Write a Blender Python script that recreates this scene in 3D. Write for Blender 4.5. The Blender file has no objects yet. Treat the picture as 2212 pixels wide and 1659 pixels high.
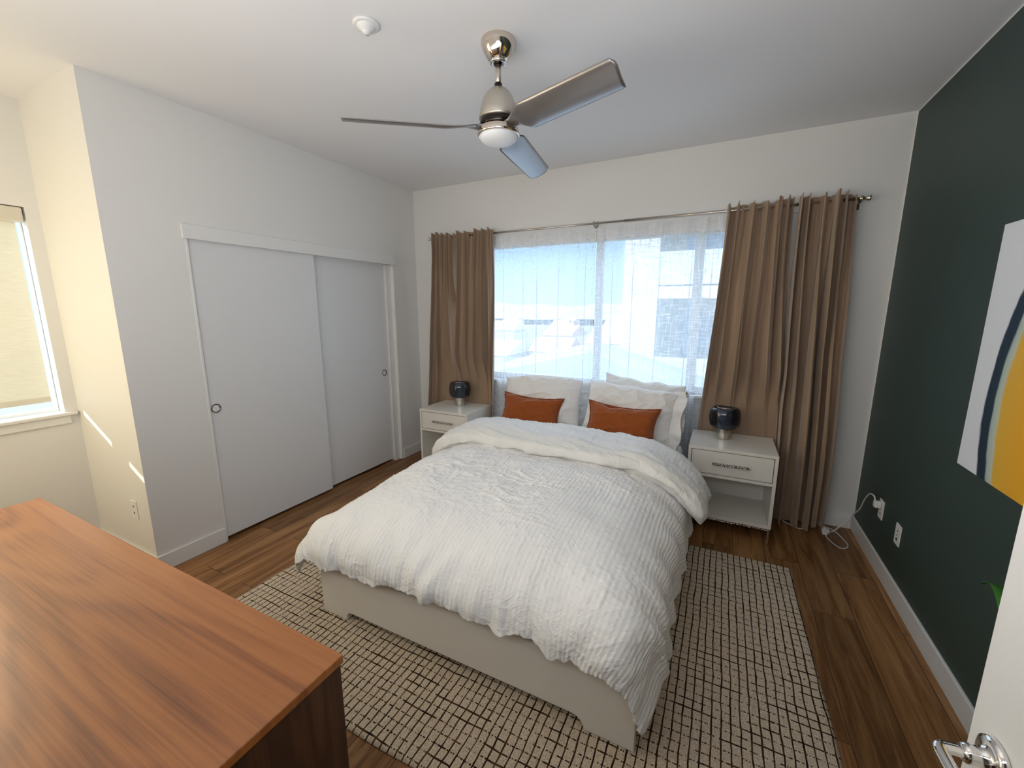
import bpy, bmesh, math, random
import numpy as np
from mathutils import Vector, Matrix
random.seed(7)
sc = bpy.context.scene
C = sc.collection
PI = math.pi
# ------------------------------------------------------------------ camera
F = 893.1124; YAW = 26.7461; PIT = -10.3789; ROLL = -0.0764
cd = bpy.data.cameras.new('camera'); cam = bpy.data.objects.new('camera', cd); C.objects.link(cam)
cd.sensor_width = 36; cd.lens = F/2212*36; cd.clip_start = .02; cd.clip_end = 2000
yr, pr, rr = map(math.radians, (YAW, PIT, ROLL))
fwd = Vector((-math.sin(yr)*math.cos(pr), math.cos(yr)*math.cos(pr), math.sin(pr)))
rt = Vector((math.cos(yr), math.sin(yr), 0)); up = rt.cross(fwd)
r2 = math.cos(rr)*rt+math.sin(rr)*up; u2 = -math.sin(rr)*rt+math.cos(rr)*up
cam.matrix_world = Matrix(((r2.x, u2.x, -fwd.x, 0), (r2.y, u2.y, -fwd.y, 0), (r2.z, u2.z, -fwd.z, 1.5702), (0, 0, 0, 1)))
sc.camera = cam
# ------------------------------------------------------------------ view, world, lights
vs = sc.view_settings
vs.view_transform = 'Standard'; vs.look = 'None'; vs.gamma = 1; vs.use_curve_mapping = False
vs.exposure = 0.30
w = bpy.data.worlds.new('world'); sc.world = w; w.use_nodes = True
nt = w.node_tree; nt.nodes.clear()
wo = nt.nodes.new('ShaderNodeOutputWorld'); bg = nt.nodes.new('ShaderNodeBackground')
tc = nt.nodes.new('ShaderNodeTexCoord'); sp = nt.nodes.new('ShaderNodeSeparateXYZ'); cr = nt.nodes.new('ShaderNodeValToRGB')
nt.links.new(tc.outputs['Generated'], sp.inputs[0]); nt.links.new(sp.outputs['Z'], cr.inputs[0])
cr.color_ramp.elements[0].position = 0.0; cr.color_ramp.elements[0].color = (.15, .23, .31, 1)
cr.color_ramp.elements[1].position = .22; cr.color_ramp.elements[1].color = (.10, .19, .31, 1)
e_ = cr.color_ramp.elements.new(.55); e_.color = (.62, .72, .86, 1)
nt.links.new(cr.outputs[0], bg.inputs[0]); nt.links.new(bg.outputs[0], wo.inputs[0])
bg.inputs[1].default_value = 4.5

def light(name, kind, energy, color, loc, direction, **kw):
    l = bpy.data.lights.new(name, kind); l.energy = energy; l.color = color
    o = bpy.data.objects.new(name, l); C.objects.link(o); o.location = loc
    o.rotation_euler = Vector(direction).to_track_quat('-Z', 'Y').to_euler()
    for k, v in kw.items(): setattr(l, k, v)
    return o
light('sun', 'SUN', 4.2, (1, .93, .8), (-8, -6, 6), (1, .83, -.50), angle=.009)
# added out-of-view area fills standing in for daylight from the left and behind
light('alcove_window_fill', 'AREA', 10, (1, .88, .64), (-3.56, .12, 1.5), (1, -.1, -.02), shape='RECTANGLE', size=.4, size_y=1.15, spread=2.0)  # added warm fill just inside the alcove window, boosting its daylight
light('alcove_corner_fill', 'AREA', 7, (1, .82, .50), (-3.2, -.09, 1.5), (-.05, 1, .0), shape='RECTANGLE', size=.8, size_y=1.6)  # added fill on the rear wall, where no window exists
light('rear_fill', 'AREA', 34, (.95, .965, 1), (-.9, -.06, 1.75), (-.10, 1, .62), shape='RECTANGLE', size=2.6, size_y=.8)  # added wide fill above the dresser, aimed up to lift ceiling and walls

# ------------------------------------------------------------------ room numbers
XL = -2.9208; XR = .9548; YB = 3.5601; YC = 1.0566; XW = -3.6622; H = 2.74; YF = -.12
WX0, WX1, WZ0, WZ1 = -2.25, .30, .885, 2.21         # big window opening
LY0, LY1, LZ0, LZ1 = .02, .995, .93, 2.15           # alcove window opening

# ------------------------------------------------------------------ helpers
def tag(o, label=None, cat=None, group=None, kind=None):
    if label: o['label'] = label
    if cat: o['category'] = cat
    if group: o['group'] = group
    if kind: o['kind'] = kind
    return o
def empty(name, loc, label, cat, group=None, rz=0, kind=None):
    o = bpy.data.objects.new(name, None); C.objects.link(o); o.location = loc; o.rotation_euler = (0, 0, rz)
    o.empty_display_size = .05
    return tag(o, label, cat, group, kind)
def obj(name, bm, mat, parent=None, smooth=False, bevel=0, label=None, seg=2):
    me = bpy.data.meshes.new(name)
    bmesh.ops.recalc_face_normals(bm, faces=bm.faces)
    bm.to_mesh(me); bm.free()
    o = bpy.data.objects.new(name, me); C.objects.link(o)
    if mat: me.materials.append(mat)
    if smooth:
        for p in me.polygons: p.use_smooth = True
    if bevel:
        m = o.modifiers.new('bevel', 'BEVEL'); m.width = bevel; m.segments = seg; m.limit_method = 'ANGLE'; m.angle_limit = .6
    if parent: o.parent = parent
    if label: o['label'] = label
    return o
def box(bm, x0, x1, y0, y1, z0, z1):
    v = [bm.verts.new(p) for p in ((x0,y0,z0),(x1,y0,z0),(x1,y1,z0),(x0,y1,z0),(x0,y0,z1),(x1,y0,z1),(x1,y1,z1),(x0,y1,z1))]
    for f in ((0,3,2,1),(4,5,6,7),(0,1,5,4),(1,2,6,5),(2,3,7,6),(3,0,4,7)): bm.faces.new([v[i] for i in f])
def boxes(*bs):
    bm = bmesh.new()
    for b in bs: box(bm, *b)
    return bm
def lathe(prof, n=48, c=(0, 0, 0), closed=False, bm=None):
    bm = bm or bmesh.new(); rings = []
    for r, z in prof:
        if r < 1e-5: rings.append([bm.verts.new((c[0], c[1], c[2]+z))])
        else: rings.append([bm.verts.new((c[0]+r*math.cos(2*PI*i/n), c[1]+r*math.sin(2*PI*i/n), c[2]+z)) for i in range(n)])
    prs = list(zip(rings, rings[1:]))
    if closed: prs.append((rings[-1], rings[0]))
    for a, b in prs:
        for i in range(n):
            j = (i+1) % n
            if len(a) == 1 and len(b) == 1: continue
            if len(a) == 1: bm.faces.new((a[0], b[i], b[j]))
            elif len(b) == 1: bm.faces.new((a[i], b[0], a[j]))
            else: bm.faces.new((a[i], b[i], b[j], a[j]))
    return bm
def frame_of(t):
    t = t.normalized(); a = Vector((0, 0, 1)) if abs(t.z) < .9 else Vector((1, 0, 0))
    n = t.cross(a).normalized(); return n, t.cross(n).normalized()
def tube(bm, pts, r, n=12, cap=True, flat=1.0):
    pts = [Vector(p) for p in pts]; rings = []; nn = None
    for i, p in enumerate(pts):
        t = (pts[min(i+1, len(pts)-1)]-pts[max(i-1, 0)]).normalized()
        if nn is None: nn, bb = frame_of(t)
        else:
            nn = (nn-t*nn.dot(t)).normalized(); bb = t.cross(nn).normalized()
        ri = r[i] if isinstance(r, (list, tuple)) else r
        rings.append([bm.verts.new(p+nn*ri*math.cos(2*PI*k/n)+bb*ri*flat*math.sin(2*PI*k/n)) for k in range(n)])
    for a, b in zip(rings, rings[1:]):
        for k in range(n): bm.faces.new((a[k], a[(k+1) % n], b[(k+1) % n], b[k]))
    if cap: bm.faces.new(rings[0][::-1]); bm.faces.new(rings[-1])
    return bm
def smooth_path(pts, k=8):
    P = [Vector(p) for p in pts]; P = [P[0]]+P+[P[-1]]; out = []
    for i in range(1, len(P)-2):
        a, b, c, d = P[i-1:i+3]
        for j in range(k):
            t = j/k
            out.append(.5*((2*b)+(c-a)*t+(2*a-5*b+4*c-d)*t*t+(3*b-a-3*c+d)*t**3))
    out.append(P[-2]); return out
def grid_obj(name, X, Y, Z, mat, parent=None, uv=None, closed_u=False, smooth=True):
    n, m = X.shape
    co = np.stack([X, Y, Z], -1).reshape(-1, 3)
    idx = np.arange(n*m).reshape(n, m)
    if closed_u: idx = np.vstack([idx, idx[:1]])
    q = np.stack([idx[:-1, :-1], idx[1:, :-1], idx[1:, 1:], idx[:-1, 1:]], -1).reshape(-1, 4)
    me = bpy.data.meshes.new(name); me.from_pydata(co.tolist(), [], q.tolist()); me.update()
    if uv is not None:
        ul = me.uv_layers.new(name='cloth'); U = uv.reshape(-1, 2)
        li = np.zeros(len(me.loops), dtype=np.int32); me.loops.foreach_get('vertex_index', li)
        ul.data.foreach_set('uv', U[li].astype(np.float32).ravel())
    if smooth:
        for p in me.polygons: p.use_smooth = True
    if mat: me.materials.append(mat)
    o = bpy.data.objects.new(name, me); C.objects.link(o)
    if parent: o.parent = parent
    return o
_lat = {}
def vnoise(x, y, seed=0):
    if seed not in _lat: _lat[seed] = np.random.RandomState(seed).rand(256, 256)*2-1
    L = _lat[seed]; x = np.asarray(x, float); y = np.asarray(y, float)
    xi = np.floor(x).astype(int); yi = np.floor(y).astype(int); fx = x-xi; fy = y-yi
    fx = fx*fx*(3-2*fx); fy = fy*fy*(3-2*fy)
    g = lambda a, b: L[a % 256, b % 256]
    return (g(xi, yi)*(1-fx)+g(xi+1, yi)*fx)*(1-fy)+(g(xi, yi+1)*(1-fx)+g(xi+1, yi+1)*fx)*fy
def fbm(x, y, seed=0, o=4):
    s = 0; a = 1
    for i in range(o): s = s+a*vnoise(x*2**i, y*2**i, seed+i); a *= .5
    return s
def ridg(x, y, sd): return (1-np.abs(vnoise(x, y, sd)))**3
def sstep(a, b, x):
    t = np.clip((x-a)/(b-a), 0, 1); return t*t*(3-2*t)

# ------------------------------------------------------------------ materials
class NT:
    def __init__(s, name):
        s.m = bpy.data.materials.new(name); s.m.use_nodes = True; s.t = s.m.node_tree; s.b = s.t.nodes['Principled BSDF']
    def n(s, typ, **kw):
        d = s.t.nodes.new(typ)
        for k, v in kw.items():
            if k.startswith('i_'):
                key = k[2:]; key = int(key) if key.isdigit() else key.replace('_', ' ')
                d.inputs[key].default_value = v
            else: setattr(d, k, v)
        return d
    def l(s, a, b): s.t.links.new(a, b)
    def math(s, op, a, b=None, c=None):
        d = s.t.nodes.new('ShaderNodeMath'); d.operation = op
        for i, v in enumerate((a, b, c)):
            if v is None: continue
            if isinstance(v, (int, float)): d.inputs[i].default_value = v
            else: s.l(v, d.inputs[i])
        return d.outputs[0]
    def ramp(s, fac, stops):
        d = s.t.nodes.new('ShaderNodeValToRGB'); e = d.color_ramp.elements
        while len(e) < len(stops): e.new(.5)
        for el, (p, c) in zip(e, stops): el.position = p; el.color = (*c, 1) if len(c) == 3 else c
        s.l(fac, d.inputs[0]); return d.outputs[0]
    def bump(s, h, strength=.3, dist=.01):
        d = s.n('ShaderNodeBump', i_Strength=strength, i_Distance=dist); s.l(h, d.inputs['Height']); s.l(d.outputs[0], s.b.inputs['Normal']); return d
    def set(s, **kw):
        for k, v in kw.items(): s.b.inputs[k.replace('_', ' ')].default_value = v
        return s
def coords(N, kind='Object', scale=(1, 1, 1), rot=(0, 0, 0)):
    t = N.n('ShaderNodeTexCoord'); mp = N.n('ShaderNodeMapping'); mp.inputs['Scale'].default_value = scale; mp.inputs['Rotation'].default_value = rot
    N.l(t.outputs[kind], mp.inputs[0]); return mp.outputs[0]
def paint(name, col, rough=.6, bumps=.05, sc_=180):
    N = NT(name); N.set(Base_Color=(*col, 1), Roughness=rough); N.b.inputs['Specular IOR Level'].default_value = .3
    if bumps:
        c = coords(N); no = N.n('ShaderNodeTexNoise', i_Scale=sc_, i_Detail=3.); N.l(c, no.inputs['Vector']); N.bump(no.outputs[0], bumps, .003)
    return N.m
def metal(name, col, rough, metallic=1.0):
    N = NT(name); N.set(Base_Color=(*col, 1), Roughness=rough, Metallic=metallic)
    c = coords(N, scale=(1, 1, 30)); no = N.n('ShaderNodeTexNoise', i_Scale=40.); N.l(c, no.inputs['Vector'])
    mr = N.n('ShaderNodeMapRange', i_3=max(rough-.05, .01), i_4=rough+.05); N.l(no.outputs[0], mr.inputs[0]); N.l(mr.outputs[0], N.b.inputs['Roughness'])
    return N.m
M = {}
M['wall'] = paint('white_wall_paint', (.80, .79, .76), .55)
M['ceil'] = paint('ceiling_paint', (.83, .825, .83), .7)
M['trim'] = paint('white_trim_gloss', (.82, .815, .79), .3, 0)
M['door'] = paint('white_door_paint', (.77, .77, .765), .35, .02, 60)
M['lacquer'] = paint('white_lacquer', (.82, .79, .72), .22, 0)
M['bedwhite'] = paint('white_bed_lacquer', (.80, .77, .71), .35, .01)
M['plastic'] = paint('white_plastic', (.82, .82, .80), .35, 0)
M['dark'] = paint('dark_slot', (.01, .01, .01), .6, 0)
M['vinyl'] = paint('white_vinyl', (.84, .86, .88), .4, 0)
# green wall paint, with the white cut-in line along ceiling and corner
N = NT('dark_green_paint'); t = N.n('ShaderNodeTexCoord'); s_ = N.n('ShaderNodeSeparateXYZ'); N.l(t.outputs['Object'], s_.inputs[0])
a = N.math('GREATER_THAN', s_.outputs[2], H-.007); b_ = N.math('GREATER_THAN', s_.outputs[1], YB-.008); mx_ = N.math('MAXIMUM', a, b_)
mix = N.n('ShaderNodeMix', data_type='RGBA'); N.l(mx_, mix.inputs[0]); mix.inputs[6].default_value = (.036, .060, .051, 1); mix.inputs[7].default_value = (.8, .78, .74, 1)
N.l(mix.outputs[2], N.b.inputs['Base Color']); N.set(Roughness=.55)
no = N.n('ShaderNodeTexNoise', i_Scale=200.); N.l(t.outputs['Object'], no.inputs[0]); N.bump(no.outputs[0], .08, .003); M['green'] = N.m
# plank floor
N = NT('wood_plank_floor'); c = coords(N, rot=(0, 0, PI/2))
br = N.n('ShaderNodeTexBrick', offset=.37, i_Scale=1., i_Mortar_Size=.0016, i_Brick_Width=1.22, i_Row_Height=.182, i_Bias=0.)
br.inputs['Color1'].default_value = (0, 0, 0, 1); br.inputs['Color2'].default_value = (1, 1, 1, 1); br.inputs['Mortar'].default_value = (.5, .5, .5, 1)
N.l(c, br.inputs['Vector'])
g1 = N.n('ShaderNodeMapping'); g1.inputs['Scale'].default_value = (1.2, 16, 1); N.l(c, g1.inputs[0])
av = N.n('ShaderNodeVectorMath', operation='ADD'); sc1 = N.n('ShaderNodeVectorMath', operation='SCALE'); sc1.inputs['Scale'].default_value = 37.
N.l(br.outputs['Color'], sc1.inputs[0]); N.l(g1.outputs[0], av.inputs[0]); N.l(sc1.outputs[0], av.inputs[1])
no = N.n('ShaderNodeTexNoise', i_Scale=1.6, i_Detail=9., i_Roughness=.68, i_Distortion=.6); N.l(av.outputs[0], no.inputs['Vector'])
n2 = N.n('ShaderNodeTexNoise', i_Scale=.7, i_Detail=4., i_Distortion=1.8); N.l(av.outputs[0], n2.inputs['Vector'])
f = N.math('ADD', N.math('MULTIPLY', no.outputs[0], .72), N.math('MULTIPLY', n2.outputs[0], .28))
col = N.ramp(f, [(.30, (.055, .020, .006)), (.44, (.20, .088, .028)), (.55, (.31, .155, .058)), (.72, (.44, .25, .11))])
hv = N.n('ShaderNodeHueSaturation'); N.l(col, hv.inputs['Color'])
mr = N.n('ShaderNodeMapRange', i_3=.78, i_4=1.18); N.l(br.outputs['Color'], mr.inputs[0]); N.l(mr.outputs[0], hv.inputs['Value'])
mm = N.n('ShaderNodeMix', data_type='RGBA'); N.l(br.outputs['Fac'], mm.inputs[0]); N.l(hv.outputs[0], mm.inputs[6]); mm.inputs[7].default_value = (.04, .018, .008, 1)
N.l(mm.outputs[2], N.b.inputs['Base Color']); N.set(Roughness=.42); N.b.inputs['Specular IOR Level'].default_value = .35
N.bump(N.math('SUBTRACT', no.outputs[0], N.math('MULTIPLY', br.outputs['Fac'], 1.5)), .15, .004); M['floor'] = N.m
# furniture wood
def wood(name, stops, rot, sc_, seed, rough=.32, knots=1.):
    N = NT(name); c = coords(N, rot=rot, scale=(1, 1, 1)); mp = N.n('ShaderNodeMapping'); mp.inputs['Location'].default_value = (seed, seed*.37, 0)
    mp.inputs['Scale'].default_value = sc_; N.l(c, mp.inputs[0])
    big = N.n('ShaderNodeTexNoise', i_Scale=1.1, i_Detail=2., i_Distortion=.4); N.l(mp.outputs[0], big.inputs['Vector'])
    rings = N.math('SINE', N.math('MULTIPLY', big.outputs[0], 62.))
    fine = N.n('ShaderNodeTexNoise', i_Scale=5., i_Detail=10., i_Roughness=.7); m2 = N.n('ShaderNodeMapping'); m2.inputs['Scale'].default_value = (.5, 5, 5); N.l(mp.outputs[0], m2.inputs[0]); N.l(m2.outputs[0], fine.inputs['Vector'])
    f = N.math('ADD', N.math('ADD', N.math('MULTIPLY', rings, .055*knots), N.math('MULTIPLY', fine.outputs[0], .45)), N.math('MULTIPLY', big.outputs[0], .55))
    col = N.ramp(f, stops); N.l(col, N.b.inputs['Base Color']); N.set(Roughness=rough); N.bump(fine.outputs[0], .04, .002)
    N.b.inputs['Specular IOR Level'].default_value = .85
    return N.m
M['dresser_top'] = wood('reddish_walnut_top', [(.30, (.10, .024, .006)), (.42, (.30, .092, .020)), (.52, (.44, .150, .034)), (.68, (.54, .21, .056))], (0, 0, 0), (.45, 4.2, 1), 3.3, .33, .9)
M['dresser_side'] = wood('shaded_walnut_side', [(.36, (.010, .004, .002)), (.47, (.03, .010, .005)), (.56, (.07, .025, .010)), (.70, (.13, .052, .020))], (0, PI/2, 0), (.5, 7., 1), 8.1, .4)  # walnut side, with its shade darkened into the wood colour
# rug
N = NT('grid_rug_wool'); t = N.n('ShaderNodeTexCoord'); wob = N.n('ShaderNodeTexNoise', i_Scale=7., i_Detail=3.); N.l(t.outputs['Object'], wob.inputs['Vector'])
wc = N.n('ShaderNodeVectorMath', operation='SUBTRACT'); wc.inputs[1].default_value = (.5, .5, .5); N.l(wob.outputs['Color'], wc.inputs[0])
ws = N.n('ShaderNodeVectorMath', operation='SCALE'); ws.inputs['Scale'].default_value = .016; N.l(wc.outputs[0], ws.inputs[0])
wa = N.n('ShaderNodeVectorMath', operation='ADD'); N.l(t.outputs['Object'], wa.inputs[0]); N.l(ws.outputs[0], wa.inputs[1])
s_ = N.n('ShaderNodeSeparateXYZ'); N.l(wa.outputs[0], s_.inputs[0])
SPX, SPY = .0334, .0402
def stripe(v, period, wd):
    fr = N.math('FRACT', N.math('DIVIDE', v, period)); d = N.math('ABSOLUTE', N.math('SUBTRACT', fr, .5)); return d, N.math('FLOOR', N.math('DIVIDE', v, period))
dx, ix = stripe(s_.outputs[0], SPX, 1); dy, iy = stripe(s_.outputs[1], SPY, 1)
cwx = N.n('ShaderNodeCombineXYZ'); N.l(ix, cwx.inputs[0]); N.l(N.math('MULTIPLY', s_.outputs[1], 9.), cwx.inputs[1])
nwx = N.n('ShaderNodeTexNoise', i_Scale=.9, i_Detail=2.); N.l(cwx.outputs[0], nwx.inputs['Vector'])
wx = N.math('MULTIPLY_ADD', nwx.outputs[0], .13, .018); linex = N.math('LESS_THAN', dx, wx)
cwy = N.n('ShaderNodeCombineXYZ'); N.l(N.math('MULTIPLY', s_.outputs[0], 6.), cwy.inputs[0]); N.l(N.math('MULTIPLY', iy, 3.7), cwy.inputs[1])
nwy = N.n('ShaderNodeTexNoise', i_Scale=1., i_Detail=1.); N.l(cwy.outputs[0], nwy.inputs['Vector'])
cwd = N.n('ShaderNodeCombineXYZ'); N.l(N.math('MULTIPLY', s_.outputs[0], 110.), cwd.inputs[0]); N.l(N.math('MULTIPLY', iy, 5.1), cwd.inputs[1])
dash = N.n('ShaderNodeTexNoise', i_Scale=1.3, i_Detail=1.); N.l(cwd.outputs[0], dash.inputs['Vector'])
solid = N.math('GREATER_THAN', nwy.outputs[0], .57); dsh = N.math('GREATER_THAN', dash.outputs[0], .49)
lm = N.math('MAXIMUM', solid, dsh); wy = N.math('MULTIPLY_ADD', nwy.outputs[0], .10, .015)
liney = N.math('MULTIPLY', N.math('LESS_THAN', dy, wy), lm)
line = N.math('MAXIMUM', linex, liney)
hn = N.n('ShaderNodeTexNoise', i_Scale=2.3, i_Detail=1.); N.l(cwx.outputs[0], hn.inputs['Vector'])
dark = N.ramp(hn.outputs[0], [(.4, (.022, .012, .008)), (.62, (.10, .055, .025))])
wn = N.n('ShaderNodeTexNoise', i_Scale=230., i_Detail=2.); N.l(t.outputs['Object'], wn.inputs['Vector'])
lite = N.ramp(wn.outputs[0], [(.3, (.46, .37, .27)), (.6, (.74, .62, .48))])
mx = N.n('ShaderNodeMix', data_type='RGBA'); N.l(line, mx.inputs[0]); N.l(lite, mx.inputs[6]); N.l(dark, mx.inputs[7]); N.l(mx.outputs[2], N.b.inputs['Base Color'])
N.set(Roughness=.95); N.b.inputs['Specular IOR Level'].default_value = .1
N.bump(N.math('SUBTRACT', wn.outputs[0], N.math('MULTIPLY', line, 1.2)), .8, .005); M['rug'] = N.m
# fabrics
def cloth(name, col, scale=900, strength=.25, rough=.9, wr=0., stripes=None, sheen=.2, tl=0.):
    N = NT(name); N.set(Base_Color=(*col, 1), Roughness=rough); N.b.inputs['Sheen Weight'].default_value = sheen; N.b.inputs['Specular IOR Level'].default_value = .15
    t = N.n('ShaderNodeTexCoord'); src = t.outputs['UV'] if stripes else t.outputs['Object']
    no = N.n('ShaderNodeTexNoise', i_Scale=scale, i_Detail=2.); N.l(src, no.inputs['Vector'])
    h = N.math('MULTIPLY', no.outputs[0], .15)
    if stripes:
        s = N.n('ShaderNodeSeparateXYZ'); N.l(src, s.inputs[0])
        a = N.math('SINE', N.math('MULTIPLY', s.outputs[0], 2*PI/stripes)); b = N.math('SINE', N.math('MULTIPLY', s.outputs[1], 2*PI/(stripes*.9)))
        m = N.n('ShaderNodeTexNoise', i_Scale=3.2); N.l(src, m.inputs['Vector'])
        k = N.math('MULTIPLY', a, N.math('MULTIPLY_ADD', N.math('MULTIPLY', b, m.outputs[0]), .6, .7))
        h = N.math('ADD', h, N.math('MULTIPLY', k, .30))
    if wr:
        m1 = N.n('ShaderNodeTexNoise', i_Scale=7., i_Detail=5., i_Distortion=2.2, i_Roughness=.55); N.l(src, m1.inputs['Vector'])
        rid = N.math('ABSOLUTE', N.math('SUBTRACT', m1.outputs[0], .5)); h = N.math('SUBTRACT', h, N.math('MULTIPLY', N.math('MINIMUM', rid, .12), wr))
    N.bump(h, strength, .006); return N.m
M['duvet'] = cloth('white_striped_duvet', (.86, .86, .85), 700, .42, .9, 5., .021)
M['flap'] = cloth('white_plain_cotton', (.84, .835, .80), 700, .5, .9, 6.)
M['pillow'] = cloth('white_pillow_cotton', (.83, .82, .80), 700, .30, .85, 4.)
M['sheet'] = cloth('white_sheet_cotton', (.84, .84, .84), 700, .35, .9, 5.)
M['rust'] = cloth('rust_linen', (.30, .075, .015), 500, .35, .85, 2., sheen=.3)
M['rust_edge'] = cloth('rust_linen_edge', (.26, .055, .012), 500, .35, .85, 0, sheen=.2)
# taupe curtain
N = NT('taupe_velvet_curtain'); N.set(Base_Color=(.34, .232, .152, 1), Roughness=.62); N.b.inputs['Sheen Weight'].default_value = .6; N.b.inputs['Sheen Tint'].default_value = (.9, .8, .7, 1)
N.b.inputs['Specular IOR Level'].default_value = .25
c = coords(N, scale=(1, 1, .25)); no = N.n('ShaderNodeTexNoise', i_Scale=420., i_Detail=2.); N.l(c, no.inputs['Vector'])
m1 = N.n('ShaderNodeTexNoise', i_Scale=5., i_Detail=3.); N.l(c, m1.inputs['Vector'])
N.bump(N.math('ADD', N.math('MULTIPLY', no.outputs[0], .1), m1.outputs[0]), .25, .01); M['curtain'] = N.m
# sheer linen
def sheer(name, base, dfm=.3):
    N = NT(name); t = N.n('ShaderNodeTexCoord')
    def slub(scl, th, lo):
        mp = N.n('ShaderNodeMapping'); mp.inputs['Scale'].default_value = scl; N.l(t.outputs['Object'], mp.inputs[0])
        no = N.n('ShaderNodeTexNoise', i_Scale=1., i_Detail=2., i_Roughness=.6); N.l(mp.outputs[0], no.inputs['Vector'])
        mr = N.n('ShaderNodeMapRange', i_1=th, i_2=th+.12, i_3=0., i_4=lo); N.l(no.outputs[0], mr.inputs[0]); return mr.outputs[0]
    d = N.math('ADD', slub((13, 13, 150), .52, .26), slub((150, 13, 11), .52, .26))
    d2 = N.math('MINIMUM', N.math('ADD', d, base), .97)
    tr = N.n('ShaderNodeBsdfTransparent'); tr.inputs[0].default_value = (1, 1, 1, 1)
    tl = N.n('ShaderNodeBsdfTranslucent'); tl.inputs[0].default_value = (.84, .91, .99, 1)
    df = N.n('ShaderNodeBsdfDiffuse'); df.inputs[0].default_value = (.88, .88, .88, 1)
    m0 = N.n('ShaderNodeMixShader', i_0=dfm); N.l(tl.outputs[0], m0.inputs[1]); N.l(df.outputs[0], m0.inputs[2])
    m1 = N.n('ShaderNodeMixShader'); N.l(d2, m1.inputs[0]); N.l(tr.outputs[0], m1.inputs[1]); N.l(m0.outputs[0], m1.inputs[2])
    N.l(m1.outputs[0], N.t.nodes['Material Output'].inputs[0]); return N.m
M['sheer'] = sheer('sheer_linen', .52); M['sheer_head'] = sheer('sheer_linen_header', .86, .8)
# roller blind fabric
N = NT('cream_blind_fabric'); c = coords(N, scale=(1, 3, 60)); no = N.n('ShaderNodeTexNoise', i_Scale=6., i_Detail=4.); N.l(c, no.inputs['Vector'])
col = N.ramp(no.outputs[0], [(.3, (.82, .79, .68)), (.7, (.90, .88, .78))]); tl = N.n('ShaderNodeBsdfTranslucent'); df = N.n('ShaderNodeBsdfDiffuse'); N.l(col, tl.inputs[0]); N.l(col, df.inputs[0])
m0 = N.n('ShaderNodeMixShader', i_0=.72); N.l(tl.outputs[0], m0.inputs[1]); N.l(df.outputs[0], m0.inputs[2]); N.l(m0.outputs[0], N.t.nodes['Material Output'].inputs[0]); M['blind'] = N.m
M['cassette'] = paint('cream_cassette', (.70, .66, .56), .5, 0)
# metals and glass
M['nickel'] = metal('brushed_nickel', (.62, .58, .52), .28)
M['pull'] = metal('dark_chrome_pull', (.20, .20, .21), .12)
M['motor'] = metal('satin_nickel_motor', (.60, .56, .49), .36)
M['chrome'] = metal('polished_chrome', (.80, .78, .76), .06)
M['pchrome'] = metal('polished_nickel', (.72, .64, .56), .06)
M['rodm'] = metal('rod_nickel', (.55, .50, .44), .25)
M['blade'] = metal('pewter_blade', (.20, .185, .18), .36, .55); M['blade'].node_tree.nodes['Principled BSDF'].inputs['Coat Weight'].default_value = .8; M['blade'].node_tree.nodes['Principled BSDF'].inputs['Coat Roughness'].default_value = .22; M['blade'].node_tree.nodes['Principled BSDF'].inputs['Coat IOR'].default_value = 1.9
M['blackm'] = metal('black_nickel', (.04, .035, .03), .2)
N = NT('hammered_nickel'); N.set(Base_Color=(.52, .50, .46, 1), Metallic=1., Roughness=.3); c = coords(N); vo = N.n('ShaderNodeTexVoronoi', i_Scale=90.); N.l(c, vo.inputs['Vector']); N.bump(vo.outputs[0], .8, .01); M['hammer'] = N.m
N = NT('frosted_glass_diffuser'); N.set(Base_Color=(.80, .82, .82, 1), Roughness=.45); N.b.inputs['Subsurface Weight'].default_value = .3; N.b.inputs['Subsurface Radius'].default_value = (.02, .02, .02); M['diffuser'] = N.m
def glass(name, col, rough=0., mixt=.0):
    N = NT(name); g = N.n('ShaderNodeBsdfGlossy', i_Roughness=.02); tr = N.n('ShaderNodeBsdfTransparent'); tr.inputs[0].default_value = (*col, 1)
    fr = N.n('ShaderNodeFresnel', i_IOR=1.5); m = N.n('ShaderNodeMixShader'); gb = N.n('ShaderNodeNewGeometry'); fac = N.math('ADD', N.math('MULTIPLY', fr.outputs[0], N.math('SUBTRACT', 1., gb.outputs['Backfacing'])), mixt)
    N.l(fac, m.inputs[0]); N.l(tr.outputs[0], m.inputs[1]); N.l(g.outputs[0], m.inputs[2]); N.l(m.outputs[0], N.t.nodes['Material Output'].inputs[0]); return N.m
M['smoke'] = glass('smoked_glass', (.56, .58, .63), mixt=.015)
M['pane'] = glass('window_glass', (.97, .985, .98))
N = NT('grey_inner_glass'); N.set(Base_Color=(.30, .33, .38, 1), Roughness=.35); c = coords(N, scale=(1, 1, .6)); no = N.n('ShaderNodeTexNoise', i_Scale=9., i_Detail=2.); N.l(c, no.inputs['Vector']); N.l(N.ramp(no.outputs[0], [(.3, (.22, .25, .30)), (.7, (.40, .43, .48))]), N.b.inputs['Base Color']); M['inner'] = N.m

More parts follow.
